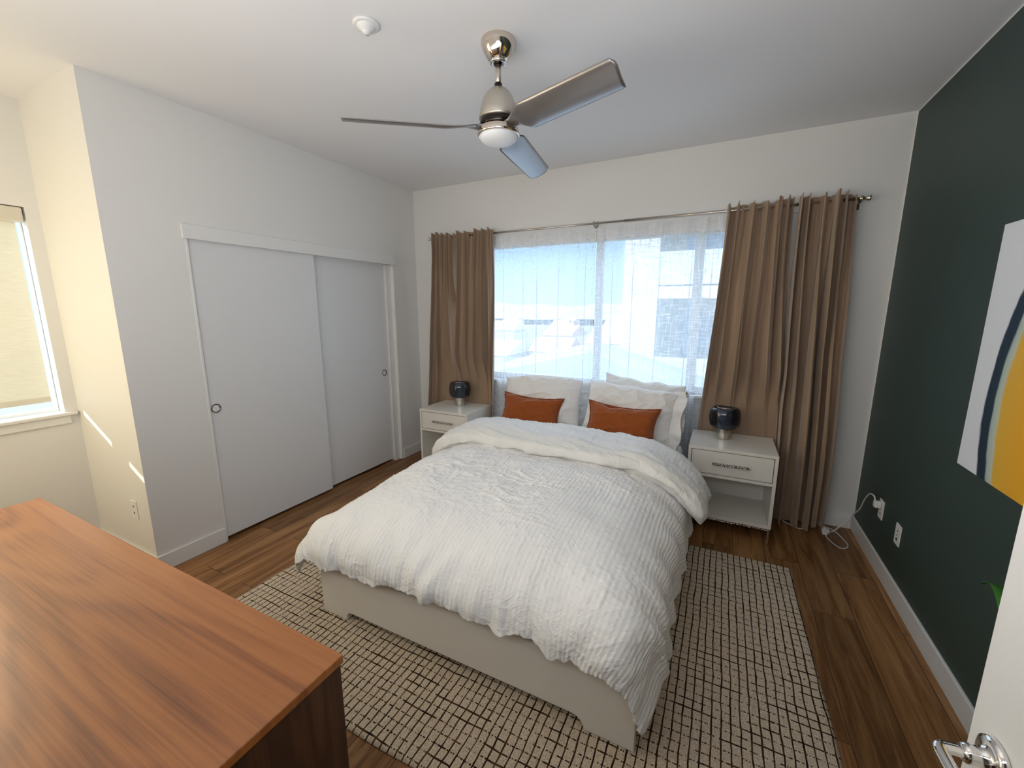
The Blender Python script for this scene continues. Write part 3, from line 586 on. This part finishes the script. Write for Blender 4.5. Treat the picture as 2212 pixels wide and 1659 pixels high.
# ------------------------------------------------------------------ pillows
def pillow(name, label, cat, group, wd, ht, th, mat, loc, rot, seed, edge_mat=None, flange=.0, sag=.0, pinch=.06, openend=0, wr=1.):
    n, m = 90, 70; a = np.linspace(-1, 1, n)[:, None]; b = np.linspace(-1, 1, m)[None, :]
    A = a+0*b; B = b+0*a
    r = (np.clip(1-np.abs(A)**3.2, 0, 1)*np.clip(1-np.abs(B)**3.0, 0, 1))**.52
    X = A*wd/2*(1-pinch*(1-B**2)*np.abs(A)**3*.9); Z = B*ht/2*(1-pinch*1.4*(1-A**2)*np.abs(B)**3)
    Z = Z+.012*vnoise(A*3+seed, B*1.5, seed)*(np.abs(B))
    Z = Z-sag*(A**2)*(B > 0)*B
    wri = (.010*ridg(A*2.2+B*1.5, B*2.4-A, seed+1)+.006*ridg(A*5-B*3, B*4+A*2, seed+2)+.012*vnoise(A*2, B*2, seed+3))*wr
    cornr = np.clip(np.abs(A)*np.abs(B)-.45, 0, 1)
    wri = wri*(.5+r)+.010*cornr*np.sin(9*(A*np.sign(B)-B*np.sign(A))+seed)*wr
    root = empty(name, loc, label, cat, group); root.rotation_euler = rot
    Yf = -(r*th/2+wri*np.minimum(1, r*3)); Yb_ = r*th/2+.3*wri*np.minimum(1, r*3)
    co = []; fs = []
    P1 = np.stack([X, Yf, Z], -1).reshape(-1, 3); P2 = np.stack([X, Yb_, Z], -1).reshape(-1, 3); idx = np.arange(n*m).reshape(n, m)
    q1 = np.stack([idx[:-1, :-1], idx[1:, :-1], idx[1:, 1:], idx[:-1, 1:]], -1).reshape(-1, 4)
    edge = np.zeros((n, m), bool); edge[0] = edge[-1] = True; edge[:, 0] = edge[:, -1] = True
    m2 = np.where(edge, idx, idx+n*m); q2 = m2.ravel()[q1][:, ::-1]
    me = bpy.data.meshes.new('cover'); me.from_pydata(np.vstack([P1, P2]).tolist(), [], np.vstack([q1, q2]).tolist())
    bmx = bmesh.new(); bmx.from_mesh(me); bmesh.ops.delete(bmx, geom=[v for v in bmx.verts if not v.link_faces], context='VERTS'); bmesh.ops.recalc_face_normals(bmx, faces=bmx.faces); bmx.to_mesh(me); bmx.free()
    for p in me.polygons: p.use_smooth = True
    me.materials.append(mat); o = bpy.data.objects.new('cover', me); C.objects.link(o); o.parent = root
    if flange:
        per = [(A_, -1) for A_ in np.linspace(-1, 1, 50)]+[(1, B_) for B_ in np.linspace(-1, 1, 34)[1:]]+[(A_, 1) for A_ in np.linspace(1, -1, 50)[1:]]+[(-1, B_) for B_ in np.linspace(1, -1, 34)[1:-1]]
        bm = bmesh.new(); ins = []; outs = []
        for k, (A_, B_) in enumerate(per):
            x = A_*wd/2*(1-pinch*(1-B_**2)*abs(A_)**3*.9); z = B_*ht/2*(1-pinch*1.4*(1-A_**2)*abs(B_)**3)
            ox = (abs(A_) > .999)*np.sign(A_); oz = (abs(B_) > .999)*np.sign(B_)
            wv = .004*math.sin(k*.9+seed)+.003*math.sin(k*2.3)
            for lst, dd in ((ins, -.012), (outs, flange)):
                lst.append((x+ox*dd, wv*(dd > 0), z+oz*dd))
        vi = [bm.verts.new(p) for p in ins]; vo_ = [bm.verts.new(p) for p in outs]; L = len(per)
        for k in range(L): bm.faces.new((vi[k], vi[(k+1) % L], vo_[(k+1) % L], vo_[k]))
        f_ = obj('flange', bm, edge_mat, root, True, label='stitched flat edge'); mm_ = f_.modifiers.new('s', 'SOLIDIFY'); mm_.thickness = .004; mm_.offset = 0
    if openend:
        # loose ruffled open end of the pillowcase
        nn, mm2 = 26, 90; ww = np.linspace(0, 1, nn)[:, None]; ph = np.linspace(0, 2*PI, mm2, endpoint=False)[None, :]
        rz = ht/2*(.93+.05*ww)*np.sin(ph); ry = (.030+.022*ww)*np.cos(ph)
        rz = rz*(1+.03*np.sin(ph*9+seed)*ww); ry = ry+(.014*np.sin(ph*7+seed)+.008*np.sin(ph*15))*ww
        xx = wd/2*(.88)+ww*(wd*.13)+.012*np.sin(ph*5+2)*ww
        o2 = grid_obj('case_opening', (xx+0*ph).T, (ry+0*xx).T, (rz+0*xx).T, mat, root, closed_u=True, uv=None)
        sm = o2.modifiers.new('s', 'SOLIDIFY'); sm.thickness = .003; o2['label'] = 'loose open end of the pillowcase'
    return root
R_ = math.radians
gp = 'white pillows at the head of the bed'
pillow('pillow', 'white pillow propped behind, leftmost at the back, mostly hidden', 'pillow', gp, .68, .44, .11, M['pillow'], (-1.30, 3.43, .72), (R_(-8), R_(-1), R_(1)), 101, openend=0)
pillow('pillow', 'white pillow showing its top corner behind the right front pillow', 'pillow', gp, .64, .46, .11, M['pillow'], (-.55, 3.43, .775), (R_(-8), R_(5), R_(-1)), 111)
pillow('pillow', 'large white pillow behind the left rust cushion', 'pillow', gp, .70, .48, .19, M['pillow'], (-1.335, 3.21, .79), (R_(-20), R_(-1.5), R_(3)), 121, sag=.05)
pillow('pillow', 'large white pillow with ruffled open end behind the right rust cushion', 'pillow', gp, .70, .46, .19, M['pillow'], (-.60, 3.21, .765), (R_(-20), R_(3), R_(-3)), 131, openend=1, sag=.02)
gc = 'rust linen cushions in front of the pillows'
pillow('cushion', 'rust linen lumbar cushion on the left, by the closet side', 'cushion', gc, .51, .29, .13, M['rust'], (-1.365, 3.045, .715), (R_(-24), R_(2.5), R_(4)), 141, M['rust_edge'], .012, pinch=.13, wr=.6)
pillow('cushion', 'rust linen lumbar cushion on the right, towards the green wall', 'cushion', gc, .52, .30, .13, M['rust'], (-.618, 3.01, .715), (R_(-24), R_(1.5), R_(-3)), 151, M['rust_edge'], .012, pinch=.13, wr=.6)

# ------------------------------------------------------------------ nightstands
def nightstand(loc, label):
    W, D_, Hh = NS['w'], NS['d'], NS['h']; t = .02; z0 = .105
    root = empty('nightstand', loc, label, 'nightstand', 'white nightstands beside the bed')
    obj('body', boxes((0, W, 0, D_, Hh-t, Hh), (0, t, 0, D_, z0, Hh-t), (W-t, W, 0, D_, z0, Hh-t), (t, W-t, .002, D_, z0, z0+.022), (t, W-t, .002, D_, .408, .428), (t, W-t, D_-.015, D_, .30, .408)), M['lacquer'], root, bevel=.0015)
    obj('back_panel', boxes((t, W-t, D_-.014, D_-.004, z0+.022, .30)), M['lacquer'], root)
    dr = obj('drawer', boxes((t+.004, W-t-.004, .003, .022, .433, Hh-t-.005), (t+.02, W-t-.02, .022, D_-.03, .44, .56)), M['lacquer'], root, bevel=.0015)
    obj('handle', boxes((.155, .385, -.020, -.010, .505, .523), (.175, .185, -.012, .004, .508, .520), (.355, .365, -.012, .004, .508, .520)), M['hammer'], dr, bevel=.003, label='hammered metal bar handle')
    obj('base_rail', boxes((.005, W-.005, .004, .016, z0-.012, z0), (.005, W-.005, D_-.016, D_-.004, z0-.012, z0), (.005, .017, .016, D_-.016, z0-.012, z0), (W-.017, W-.005, .016, D_-.016, z0-.012, z0)), M['hammer'], root)
    for x in (.006, W-.020):
        for y in (.006, D_-.020): obj('leg', boxes((x, x+.014, y, y+.014, 0, z0-.012)), M['nickel'], root, bevel=.002)
    return root
nightstand((RNX, RNY, 0), 'white one-drawer nightstand with open shelf, on the green-wall side of the bed')
nightstand((LNX, LNY, 0), 'white one-drawer nightstand half hidden by the duvet, on the closet side')
def lamp(loc, label, s=1.):
    root = empty('table_lamp', loc, label, 'lamp', 'smoked glass lamps on the nightstands')
    obj('base', lathe([(0, 0), (.046, 0), (.048, .002), (.048, .082), (.046, .084), (0, .084)], 48), M['nickel'], root, True, .001)
    obj('inner_cylinder', lathe([(0, .086), (.047, .086), (.050, .09), (.050, .222), (.046, .222), (.046, .094), (0, .094)], 48), M['inner'], root, True)
    pr = []
    for k in range(25):
        a = -PI/2+PI*k/24; r = .058+(.106-.058)*max(0, math.cos(a))**.55 if k not in (0, 24) else .058
        pr.append((r, .160+.078*math.sin(a)*(1 if abs(a) > 1e-9 else 1)))
    inn = [(r-.0025, z*.985+.0024) for r, z in pr[::-1]]
    obj('glass_shade', lathe(pr+inn, 64, closed=True), M['smoke'], root, True)
    obj('top_rim', lathe([(.0575, .236), (.060, .238), (.0575, .240), (.055, .238)], 48, closed=True), M['pchrome'], root, True)
    obj('bulb', lathe([(0, .096), (.014, .097), (.014, .12), (.024, .145), (.026, .16), (.018, .178), (0, .186)], 24), M['diffuser'], root, True)
    return root
lamp((.071, 3.33, NS['h']+.0005), 'smoked glass globe lamp on the nightstand next to the green wall')
lamp((-2.275, 3.365, NS['h']+.0005), 'smoked glass globe lamp on the nightstand next to the closet')

# ------------------------------------------------------------------ dresser
DZ = .80; dx0, dx1, dy0, dy1 = -2.472, -.707, .03, .552
ro = ((dx0+dx1)/2, (dy0+dy1)/2, 0)
dr = empty('dresser', ro, 'long reddish-brown wooden dresser in the near left foreground', 'dresser')
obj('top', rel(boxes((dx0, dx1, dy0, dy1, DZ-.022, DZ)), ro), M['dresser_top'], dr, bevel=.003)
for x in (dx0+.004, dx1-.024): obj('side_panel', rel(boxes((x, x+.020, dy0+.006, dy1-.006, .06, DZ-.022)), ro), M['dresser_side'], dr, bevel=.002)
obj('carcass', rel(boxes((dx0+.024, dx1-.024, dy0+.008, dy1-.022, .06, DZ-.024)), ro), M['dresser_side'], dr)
for i in range(3):
    for j in range(3):
        xx = dx0+.03+i*.571; zz = .075+j*.232
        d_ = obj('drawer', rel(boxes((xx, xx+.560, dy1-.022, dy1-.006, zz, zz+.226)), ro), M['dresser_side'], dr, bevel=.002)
        obj('handle', rel(boxes((xx+.22, xx+.34, dy1-.006, dy1+.010, zz+.17, zz+.182)), ro), M['blackm'], d_, bevel=.002)
for x in (dx0+.03, dx1-.07):
    for y in (dy0+.02, dy1-.06): obj('foot', rel(boxes((x, x+.04, y, y+.04, 0, .06)), ro), M['dresser_side'], dr, bevel=.003)

# ------------------------------------------------------------------ ceiling fan
FX, FY = -.991, 1.833
fan = empty('ceiling_fan', (FX, FY, H), 'three-bladed pewter and nickel ceiling fan hanging above the bed', 'fan')
zz = lambda z: z-H
obj('canopy', lathe([(0, 0), (.075, 0), (.077, -.006), (.074, -.024), (.062, -.052), (.046, -.074), (.036, -.083), (.026, -.084), (.024, -.076), (0, -.076)], 64), M['pchrome'], fan, True)
obj('canopy_ring', lathe([(.022, -.082), (.036, -.082), (.038, -.088), (.034, -.093), (.022, -.093)], 48, closed=True), M['chrome'], fan, True)
obj('hanger_ball', lathe([(0, -.07), (.018, -.078), (.021, -.088), (.014, -.098), (0, -.100)], 32), M['blackm'], fan, True)
obj('downrod', lathe([(0, -.07), (.0125, -.07), (.0125, -.200), (0, -.200)], 32), M['motor'], fan, True)
obj('coupling', lathe([(0, -.168), (.014, -.168), (.018, -.174), (.018, -.184), (.021, -.186), (.021, -.198), (0, -.200)], 32), M['blackm'], fan, True)
obj('motor_housing', lathe([(0, -.192), (.024, -.192), (.040, -.198), (.055, -.211), (.068, -.232), (.078, -.258), (.085, -.290), (.089, -.318), (.086, -.324), (0, -.324)], 64), M['motor'], fan, True)
obj('flywheel', lathe([(0, -.324), (.082, -.324), (.086, -.330), (.086, -.350), (.080, -.356), (0, -.356)], 64), M['blackm'], fan, True)
obj('light_ring', lathe([(0, -.352), (.080, -.352), (.092, -.362), (.097, -.378), (.097, -.388), (.092, -.392), (.088, -.386), (0, -.386)], 64), M['pchrome'], fan, True)
obj('light_diffuser', lathe([(.0885, -.384), (.0885, -.392), (.083, -.404), (.065, -.417), (.035, -.425), (0, -.427)], 64), M['diffuser'], fan, True, label='frosted white light cover')
def blade(theta, tilt, Rr, cut):
    ct, st_ = math.cos(theta), math.sin(theta); d = Vector((ct, st_, 0)); n = Vector((-st_, ct, 0)); zb = -.352; up_ = Vector((0, 0, 1))
    bm = bmesh.new(); NR, NC = 44, 12; topv = []; botv = []
    for i in range(NR):
        q = i/(NR-1); r = .070+(Rr-.070)*q
        tl = tilt*float(sstep(.0, .16, np.array(q)))
        wd = .036+(.072-.036)*float(sstep(.04, .20, np.array(q)))-.006*q
        rt_ = []; rb_ = []
        for j in range(NC+1):
            c = -1+2*j/NC
            endr = 0
            if i >= NR-5:   # rounded outer end
                e = (i-(NR-5))/4; lim = 1-.05*e**3
                c2 = c*lim
            else: c2 = c
            rr_ = r-cut*q**6*(c+1)/2-(.022*max(0, (-c-.45)/.55)**2.2)*(i == NR-1)-(.008*max(0, (-c-.6)/.4)**2)*(i == NR-2)
            off = c2*wd; cam_ = -.010*(1-c2*c2)*float(sstep(.1, .3, np.array(q)))
            th = .0050*(1-c*c)**.5+.0012
            p = d*rr_+n*(off*math.cos(tl)-cam_*math.sin(tl))+up_*(zb+off*math.sin(tl)+cam_*math.cos(tl)-.004)
            nn_ = up_*math.cos(tl)-n*math.sin(tl)
            rt_.append(bm.verts.new(p+nn_*th)); rb_.append(bm.verts.new(p-nn_*th))
        topv.append(rt_); botv.append(rb_)
    for i in range(NR-1):
        for j in range(NC):
            bm.faces.new((topv[i][j], topv[i+1][j], topv[i+1][j+1], topv[i][j+1])); bm.faces.new((botv[i][j], botv[i][j+1], botv[i+1][j+1], botv[i+1][j]))
        bm.faces.new((topv[i][0], botv[i][0], botv[i+1][0], topv[i+1][0])); bm.faces.new((topv[i][NC], topv[i+1][NC], botv[i+1][NC], botv[i][NC]))
    for i in (0, NR-1):
        for j in range(NC): bm.faces.new((topv[i][j], topv[i][j+1], botv[i][j+1], botv[i][j]))
    return obj('blade', bm, M['blade'], fan, True)
for th, rr_b, ct_b in ((-19.5, .653, .026), (97, .688, .006), (216.5, .684, .006)): blade(R_(th), R_(-22), rr_b, ct_b)
# smoke detector / sprinkler cover
sd = empty('smoke_detector', (-1.43, 1.487, H), 'small round white smoke detector on the ceiling', 'smoke detector')
obj('base_ring', lathe([(0, 0), (.052, 0), (.054, -.004), (.050, -.009), (.044, -.010), (0, -.010)], 48), M['plastic'], sd, True)
obj('dome', lathe([(.040, -.009), (.034, -.016), (.021, -.027), (.015, -.031), (.013, -.037), (0, -.038)], 48), M['plastic'], sd, True)

# ------------------------------------------------------------------ wall art
AY0, AY1, AZ0, AZ1 = 1.30, 2.33, .925, 1.882
N = NT('abstract_canvas_paint'); t = N.n('ShaderNodeTexCoord'); s_ = N.n('ShaderNodeSeparateXYZ'); N.l(t.outputs['Object'], s_.inputs[0])
wn = N.n('ShaderNodeTexNoise', i_Scale=9., i_Detail=5.); mp = N.n('ShaderNodeMapping'); mp.inputs['Scale'].default_value = (1, 2.5, .6); N.l(t.outputs['Object'], mp.inputs[0]); N.l(mp.outputs[0], wn.inputs['Vector'])
zz_ = N.math('SUBTRACT', s_.outputs[2], 1.22); 
# distance from the canvas left edge towards the room, bent like a brush arc
dd = N.math('SUBTRACT', AY1, s_.outputs[1]); arc = N.math('MULTIPLY', N.math('POWER', N.math('ABSOLUTE', zz_), 2.), .50)
dd = N.math('SUBTRACT', dd, arc); dd = N.math('ADD', dd, N.math('MULTIPLY', N.math('SUBTRACT', wn.outputs[0], .5), .030))
colr = N.ramp(dd, [(0, (.78, .80, .84)), (.108, (.78, .80, .84)), (.116, (.008, .022, .045)), (.168, (.008, .025, .045)), (.178, (.42, .52, .46)), (.205, (.55, .60, .50)), (.222, (.78, .45, .04)), (.36, (.88, .42, .01)), (.62, (.85, .50, .03))])
colr.node.color_ramp.interpolation = 'LINEAR'
N.l(colr, N.b.inputs['Base Color']); N.set(Roughness=.6); cn = N.n('ShaderNodeTexNoise', i_Scale=500.); N.l(t.outputs['Object'], cn.inputs['Vector']); N.bump(cn.outputs[0], .2, .003)
art = obj('wall_art', boxes((XR-.022, XR-.0005, AY0, AY1, AZ0, AZ1)), N.m, bevel=.002)
tag(art, 'abstract canvas with navy and orange-yellow brush bands on the green wall', 'painting')

# ------------------------------------------------------------------ outlets
def plate(root, slots, mat):
    obj('cover_plate', boxes((-.0055, 0, -.036, .036, -.058, .058)), M['plastic'], root, bevel=.002)
    for (y0, y1, z0, z1) in slots: obj('slot', boxes((-.0065, -.0045, y0, y1, z0, z1)), mat, root)
e1 = empty('wall_outlet', (XR, 3.092, .366), 'white outlet on the green wall with a plug in it', 'outlet'); plate(e1, [(-.006, -.003, -.030, -.020), (.003, .006, -.030, -.020)], M['dark'])
e2 = empty('media_outlet', (XR, 2.810, .346), 'white media jack plate on the green wall, right of the plug', 'outlet'); plate(e2, [(-.008, .008, -.033, -.020), (-.004, .004, -.006, 0), (-.004, .004, .018, .024)], M['dark'])
e3 = empty('wall_outlet', (-3.105, YC, .368), 'white outlet on the sunlit alcove wall above the dresser', 'outlet', rz=PI/2*1)
plate(e3, [(-.006, -.003, .015, .027), (.003, .006, .015, .027), (-.006, -.003, -.027, -.015), (.003, .006, -.027, -.015)], M['dark'])

# ------------------------------------------------------------------ cords
pc = empty('power_cord', (XR-.03, 3.10, .38), 'white extension cord running from the plug down to the floor behind the curtain', 'cord')
ro = (XR-.03, 3.10, .38)
bm = boxes((XR-.040, XR-.0065, 3.080, 3.118, .372, .412)); obj('plug', rel(bm, ro), M['plastic'], pc, bevel=.006)
pth = [(XR-.035, 3.10, .408), (.918, 3.12, .432), (.913, 3.18, .42), (.918, 3.27, .345), (.923, 3.35, .245), (.916, 3.43, .165), (.905, 3.46, .11), (.86, 3.46, .045), (.82, 3.44, .007), (.79, 3.42, .007)]
bm = bmesh.new(); tube(bm, smooth_path(pth), .0042, 10); obj('cable', rel(bm, ro), M['plastic'], pc, True)
bm = boxes((.748, .792, 3.395, 3.435, .002, .026), (.752, .772, 3.42, 3.45, .006, .034)); obj('socket_end', rel(bm, ro), M['plastic'], pc, bevel=.004)
lc = empty('lamp_cord', (.78, 3.38, 0), 'thin white cord looped on the floor by the curtain hem', 'cord'); ro = (.78, 3.38, 0)
pth = [(.52, 3.46, .005), (.56, 3.42, .005), (.60, 3.385, .005), (.645, 3.40, .005), (.68, 3.48, .005), (.715, 3.515, .006), (.76, 3.50, .006), (.82, 3.44, .016), (.865, 3.33, .005), (.865, 3.25, .005), (.825, 3.205, .005), (.79, 3.25, .005), (.765, 3.33, .005), (.765, 3.39, .010)]
bm = bmesh.new(); tube(bm, smooth_path(pth), .0033, 10); obj('cable', rel(bm, ro), M['plastic'], lc, True)
bm = boxes((.745, .775, 3.365, 3.393, .002, .020)); obj('plug', rel(bm, ro), M['plastic'], lc, bevel=.003)

# ------------------------------------------------------------------ open door with lever
hx, hy = .482, .02; ex, ey_ = .412, .836
dl = Vector((ex-hx, ey_-hy, 0)); Ld = dl.length; ang = math.atan2(dl.y, dl.x)
door = empty('door_1', (hx, hy, 0), None, None, kind='structure', rz=ang)
# local: x along the leaf from hinge, +y = face towards the camera/bed side
obj('door_leaf', boxes((0, Ld, -.035, 0, .01, 2.04)), M['door'], door, bevel=.002)
rx, rz_ = Ld-.062, .905
def rotx(bm, c): bmesh.ops.rotate(bm, verts=bm.verts, cent=(0, 0, 0), matrix=Matrix.Rotation(-PI/2, 3, 'X')); bmesh.ops.translate(bm, verts=bm.verts, vec=Vector(c)); return bm
hd = obj('door_handle', rotx(lathe([(0, 0), (.031, 0), (.033, .003), (.032, .009), (.026, .012), (.018, .013), (.014, .020), (.013, .028), (.015, .034), (.012, .040), (0, .040)], 48), (rx, 0, rz_)), M['chrome'], door, True, label='polished chrome lever handle')
bm = bmesh.new(); tube(bm, smooth_path([(rx, .036, rz_), (rx, .056, rz_), (rx-.004, .066, rz_), (rx-.03, .068, rz_-.001), (rx-.07, .066, rz_-.003), (rx-.115, .060, rz_-.004)], 8), .0095, 14, flat=.75); obj('lever', bm, M['chrome'], hd, True)
bm = boxes((-.004, 0, -.03, -.005, .25, .34), (-.004, 0, -.03, -.005, 1.0, 1.09), (-.004, 0, -.03, -.005, 1.75, 1.84)); obj('hinge', bm, M['nickel'], door)

# ------------------------------------------------------------------ potted plant behind the door
PX, PY = .80, 1.34
pl = empty('potted_plant', (PX, PY, 0), 'leafy green plant by the green wall, one leaf tip showing past the open door', 'plant')
obj('pot', lathe([(0, 0), (.085, 0), (.09, .01), (.105, .17), (.108, .18), (.100, .18), (.096, .165), (0, .165)], 40), M['plastic'], pl, True)
obj('soil', lathe([(0, .158), (.096, .160), (.096, .166), (0, .169)], 32), paint('potting_soil', (.03, .02, .012), .95, .5, 60), pl, True)
leafm = paint('leaf_green', (.05, .20, .03), .45, .1, 30)
def leaf(base, tip, wd, droop, ctrl=None):
    bm = bmesh.new(); b = Vector(base); tp = Vector(tip); n_ = 14; side = (tp-b).cross(Vector((0, 0, 1))).normalized(); prev = None
    for i in range(n_+1):
        q = i/n_; p = b.lerp(tp, q)+Vector((0, 0, droop*math.sin(PI*q))) if ctrl is None else b*(1-q)**2+Vector(ctrl)*2*q*(1-q)+tp*q*q; wv = wd*math.sin(PI*min(1, q*.92+.08))**.8*(1-q*.25)*(1 if i < n_ else .02)
        if q < .35: wv = wd*(.06+.94*float(sstep(.2, .5, np.array(q))))*(.9)
        row = [bm.verts.new(p-side*wv+Vector((0, 0, wv*.35))), bm.verts.new(p), bm.verts.new(p+side*wv+Vector((0, 0, wv*.35)))]
        if prev:
            for k in range(2): bm.faces.new((prev[k], row[k], row[k+1], prev[k+1]))
        prev = row
    o = obj('leaf', bm, leafm, pl, True); mm_ = o.modifiers.new('s', 'SOLIDIFY'); mm_.thickness = .0012
leaf((0, .02, .17), (.06, .515, .640), .030, 0, (.055, .30, .84))
for bx_, tx in (((.01, 0, .17), (-.02, -.16, .62)), ((0, 0, .17), (.08, -.12, .66)), ((0, .01, .17), (.02, .05, .74)), ((-.01, 0, .17), (.10, .10, .55))):
    leaf(bx_, tx, .024, .12)

# ------------------------------------------------------------------ outside
gm = paint('far_ground', (.24, .25, .24), .95, 0)
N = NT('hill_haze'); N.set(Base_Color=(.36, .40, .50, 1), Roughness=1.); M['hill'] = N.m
struct('ground', boxes((-300, 300, YB+3, 420, -9.3, -9)), gm)
def hillmesh():
    nu, nv = 160, 20; u = np.linspace(0, 1, nu)[:, None]; v = np.linspace(0, 1, nv)[None, :]
    X = -330+660*u+0*v; Y = 250+150*v+0*u; hgt = 15.5+4*vnoise(u*9, 0*v, 91)+1.5*vnoise(u*27, 0*v, 92)
    Z = -9+hgt*np.sin(PI*np.clip(v*.9+.05, 0, 1))**.7; return X, Y, Z
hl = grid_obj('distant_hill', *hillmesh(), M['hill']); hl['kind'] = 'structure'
bm_wall = paint('cream_stucco', (.58, .55, .48), .9, .1, 20); bm_sh = paint('grey_balcony', (.55, .58, .62), .8, 0); bm_gl = metal('far_window_glass', (.25, .32, .40), .1, .5)
nb = empty('neighbour_building', (4.6, 18, -9), 'cream stucco apartment block with balconies seen through the right side of the sheers', 'building'); ro = (4.6, 18, -9)
obj('facade', rel(boxes((-1.85, 14, 15.2, 26, -9, 9)), ro), bm_wall, nb)
obj('corner_pier', rel(boxes((-2.9, -1.85, 13.6, 26, -9, 9)), ro), bm_wall, nb)
for k, z in enumerate((-3.9, -.9, 2.2, 5.2)):
    s_b = obj('balcony_slab', rel(boxes((-1.85, 5.4, 13.3, 15.2, z-.35, z)), ro), bm_wall, nb)
    obj('railing', rel(boxes((-1.80, 5.4, 13.3, 13.35, z+.05, z+1.0)), ro), bm_sh, s_b)
    for x in (-1.2, 1.2, 3.6): obj('window', rel(boxes((x, x+1.6, 15.16, 15.22, z+.1, z+2.2)), ro), bm_gl, nb)
lr = empty('low_roof_building', (-1.5, 9, -9), 'grey-blue low roof just outside the window, behind the pillows', 'building'); ro = (-1.5, 9, -9)
bm = bmesh.new(); sec = [(-5.6, -.12), (-2.63, .59), (.4, -.32), (.2, -.45), (.2, -9), (-5.4, -9), (-5.4, -.3)]
fa = [bm.verts.new((x, 9, z)) for x, z in sec]; ba = [bm.verts.new((x-.8, 13, z-.05)) for x, z in sec]; bm.faces.new(fa); bm.faces.new(ba[::-1])
for i_ in range(len(sec)): bm.faces.new((fa[i_], ba[i_], ba[(i_+1) % len(sec)], fa[(i_+1) % len(sec)]))
obj('roof_block', rel(bm, ro), paint('slate_roof', (.35, .42, .52), .8, .1, 8), lr)
hm = [paint('house_white', (.62, .62, .60), .9, 0), paint('house_tan', (.62, .52, .42), .9, 0), paint('house_grey', (.5, .52, .56), .9, 0)]; rm = paint('house_roof', (.40, .26, .22), .9, 0)
rs = np.random.RandomState(5)
for k in range(34):
    y = 60+(k//6)*24+rs.rand()*6; x = -y*(.18+(k % 6)*.15+rs.rand()*.02)-2; wd = 5+rs.rand()*2.2; hh_ = 3+rs.rand()*3; dp = 7+rs.rand()*4
    h_ = empty('house', (x, y, -9), 'small house in the hazy town far beyond the window', 'house', 'far houses seen through the sheers')
    obj('walls', boxes((-wd/2, wd/2, -dp/2, dp/2, 0, hh_)), hm[k % 3], h_)
    bm = bmesh.new(); q = [(-wd/2-.3, -dp/2-.3, hh_), (wd/2+.3, -dp/2-.3, hh_), (wd/2+.3, dp/2+.3, hh_), (-wd/2-.3, dp/2+.3, hh_), (-wd/2-.3, 0, hh_+2), (wd/2+.3, 0, hh_+2)]
    v_ = [bm.verts.new(p) for p in q]
    for f_ in ((0, 1, 5, 4), (2, 3, 4, 5), (1, 2, 5), (3, 0, 4), (0, 3, 2, 1)): bm.faces.new([v_[i] for i in f_])
    obj('roof', bm, rm if k % 2 else hm[0], h_)
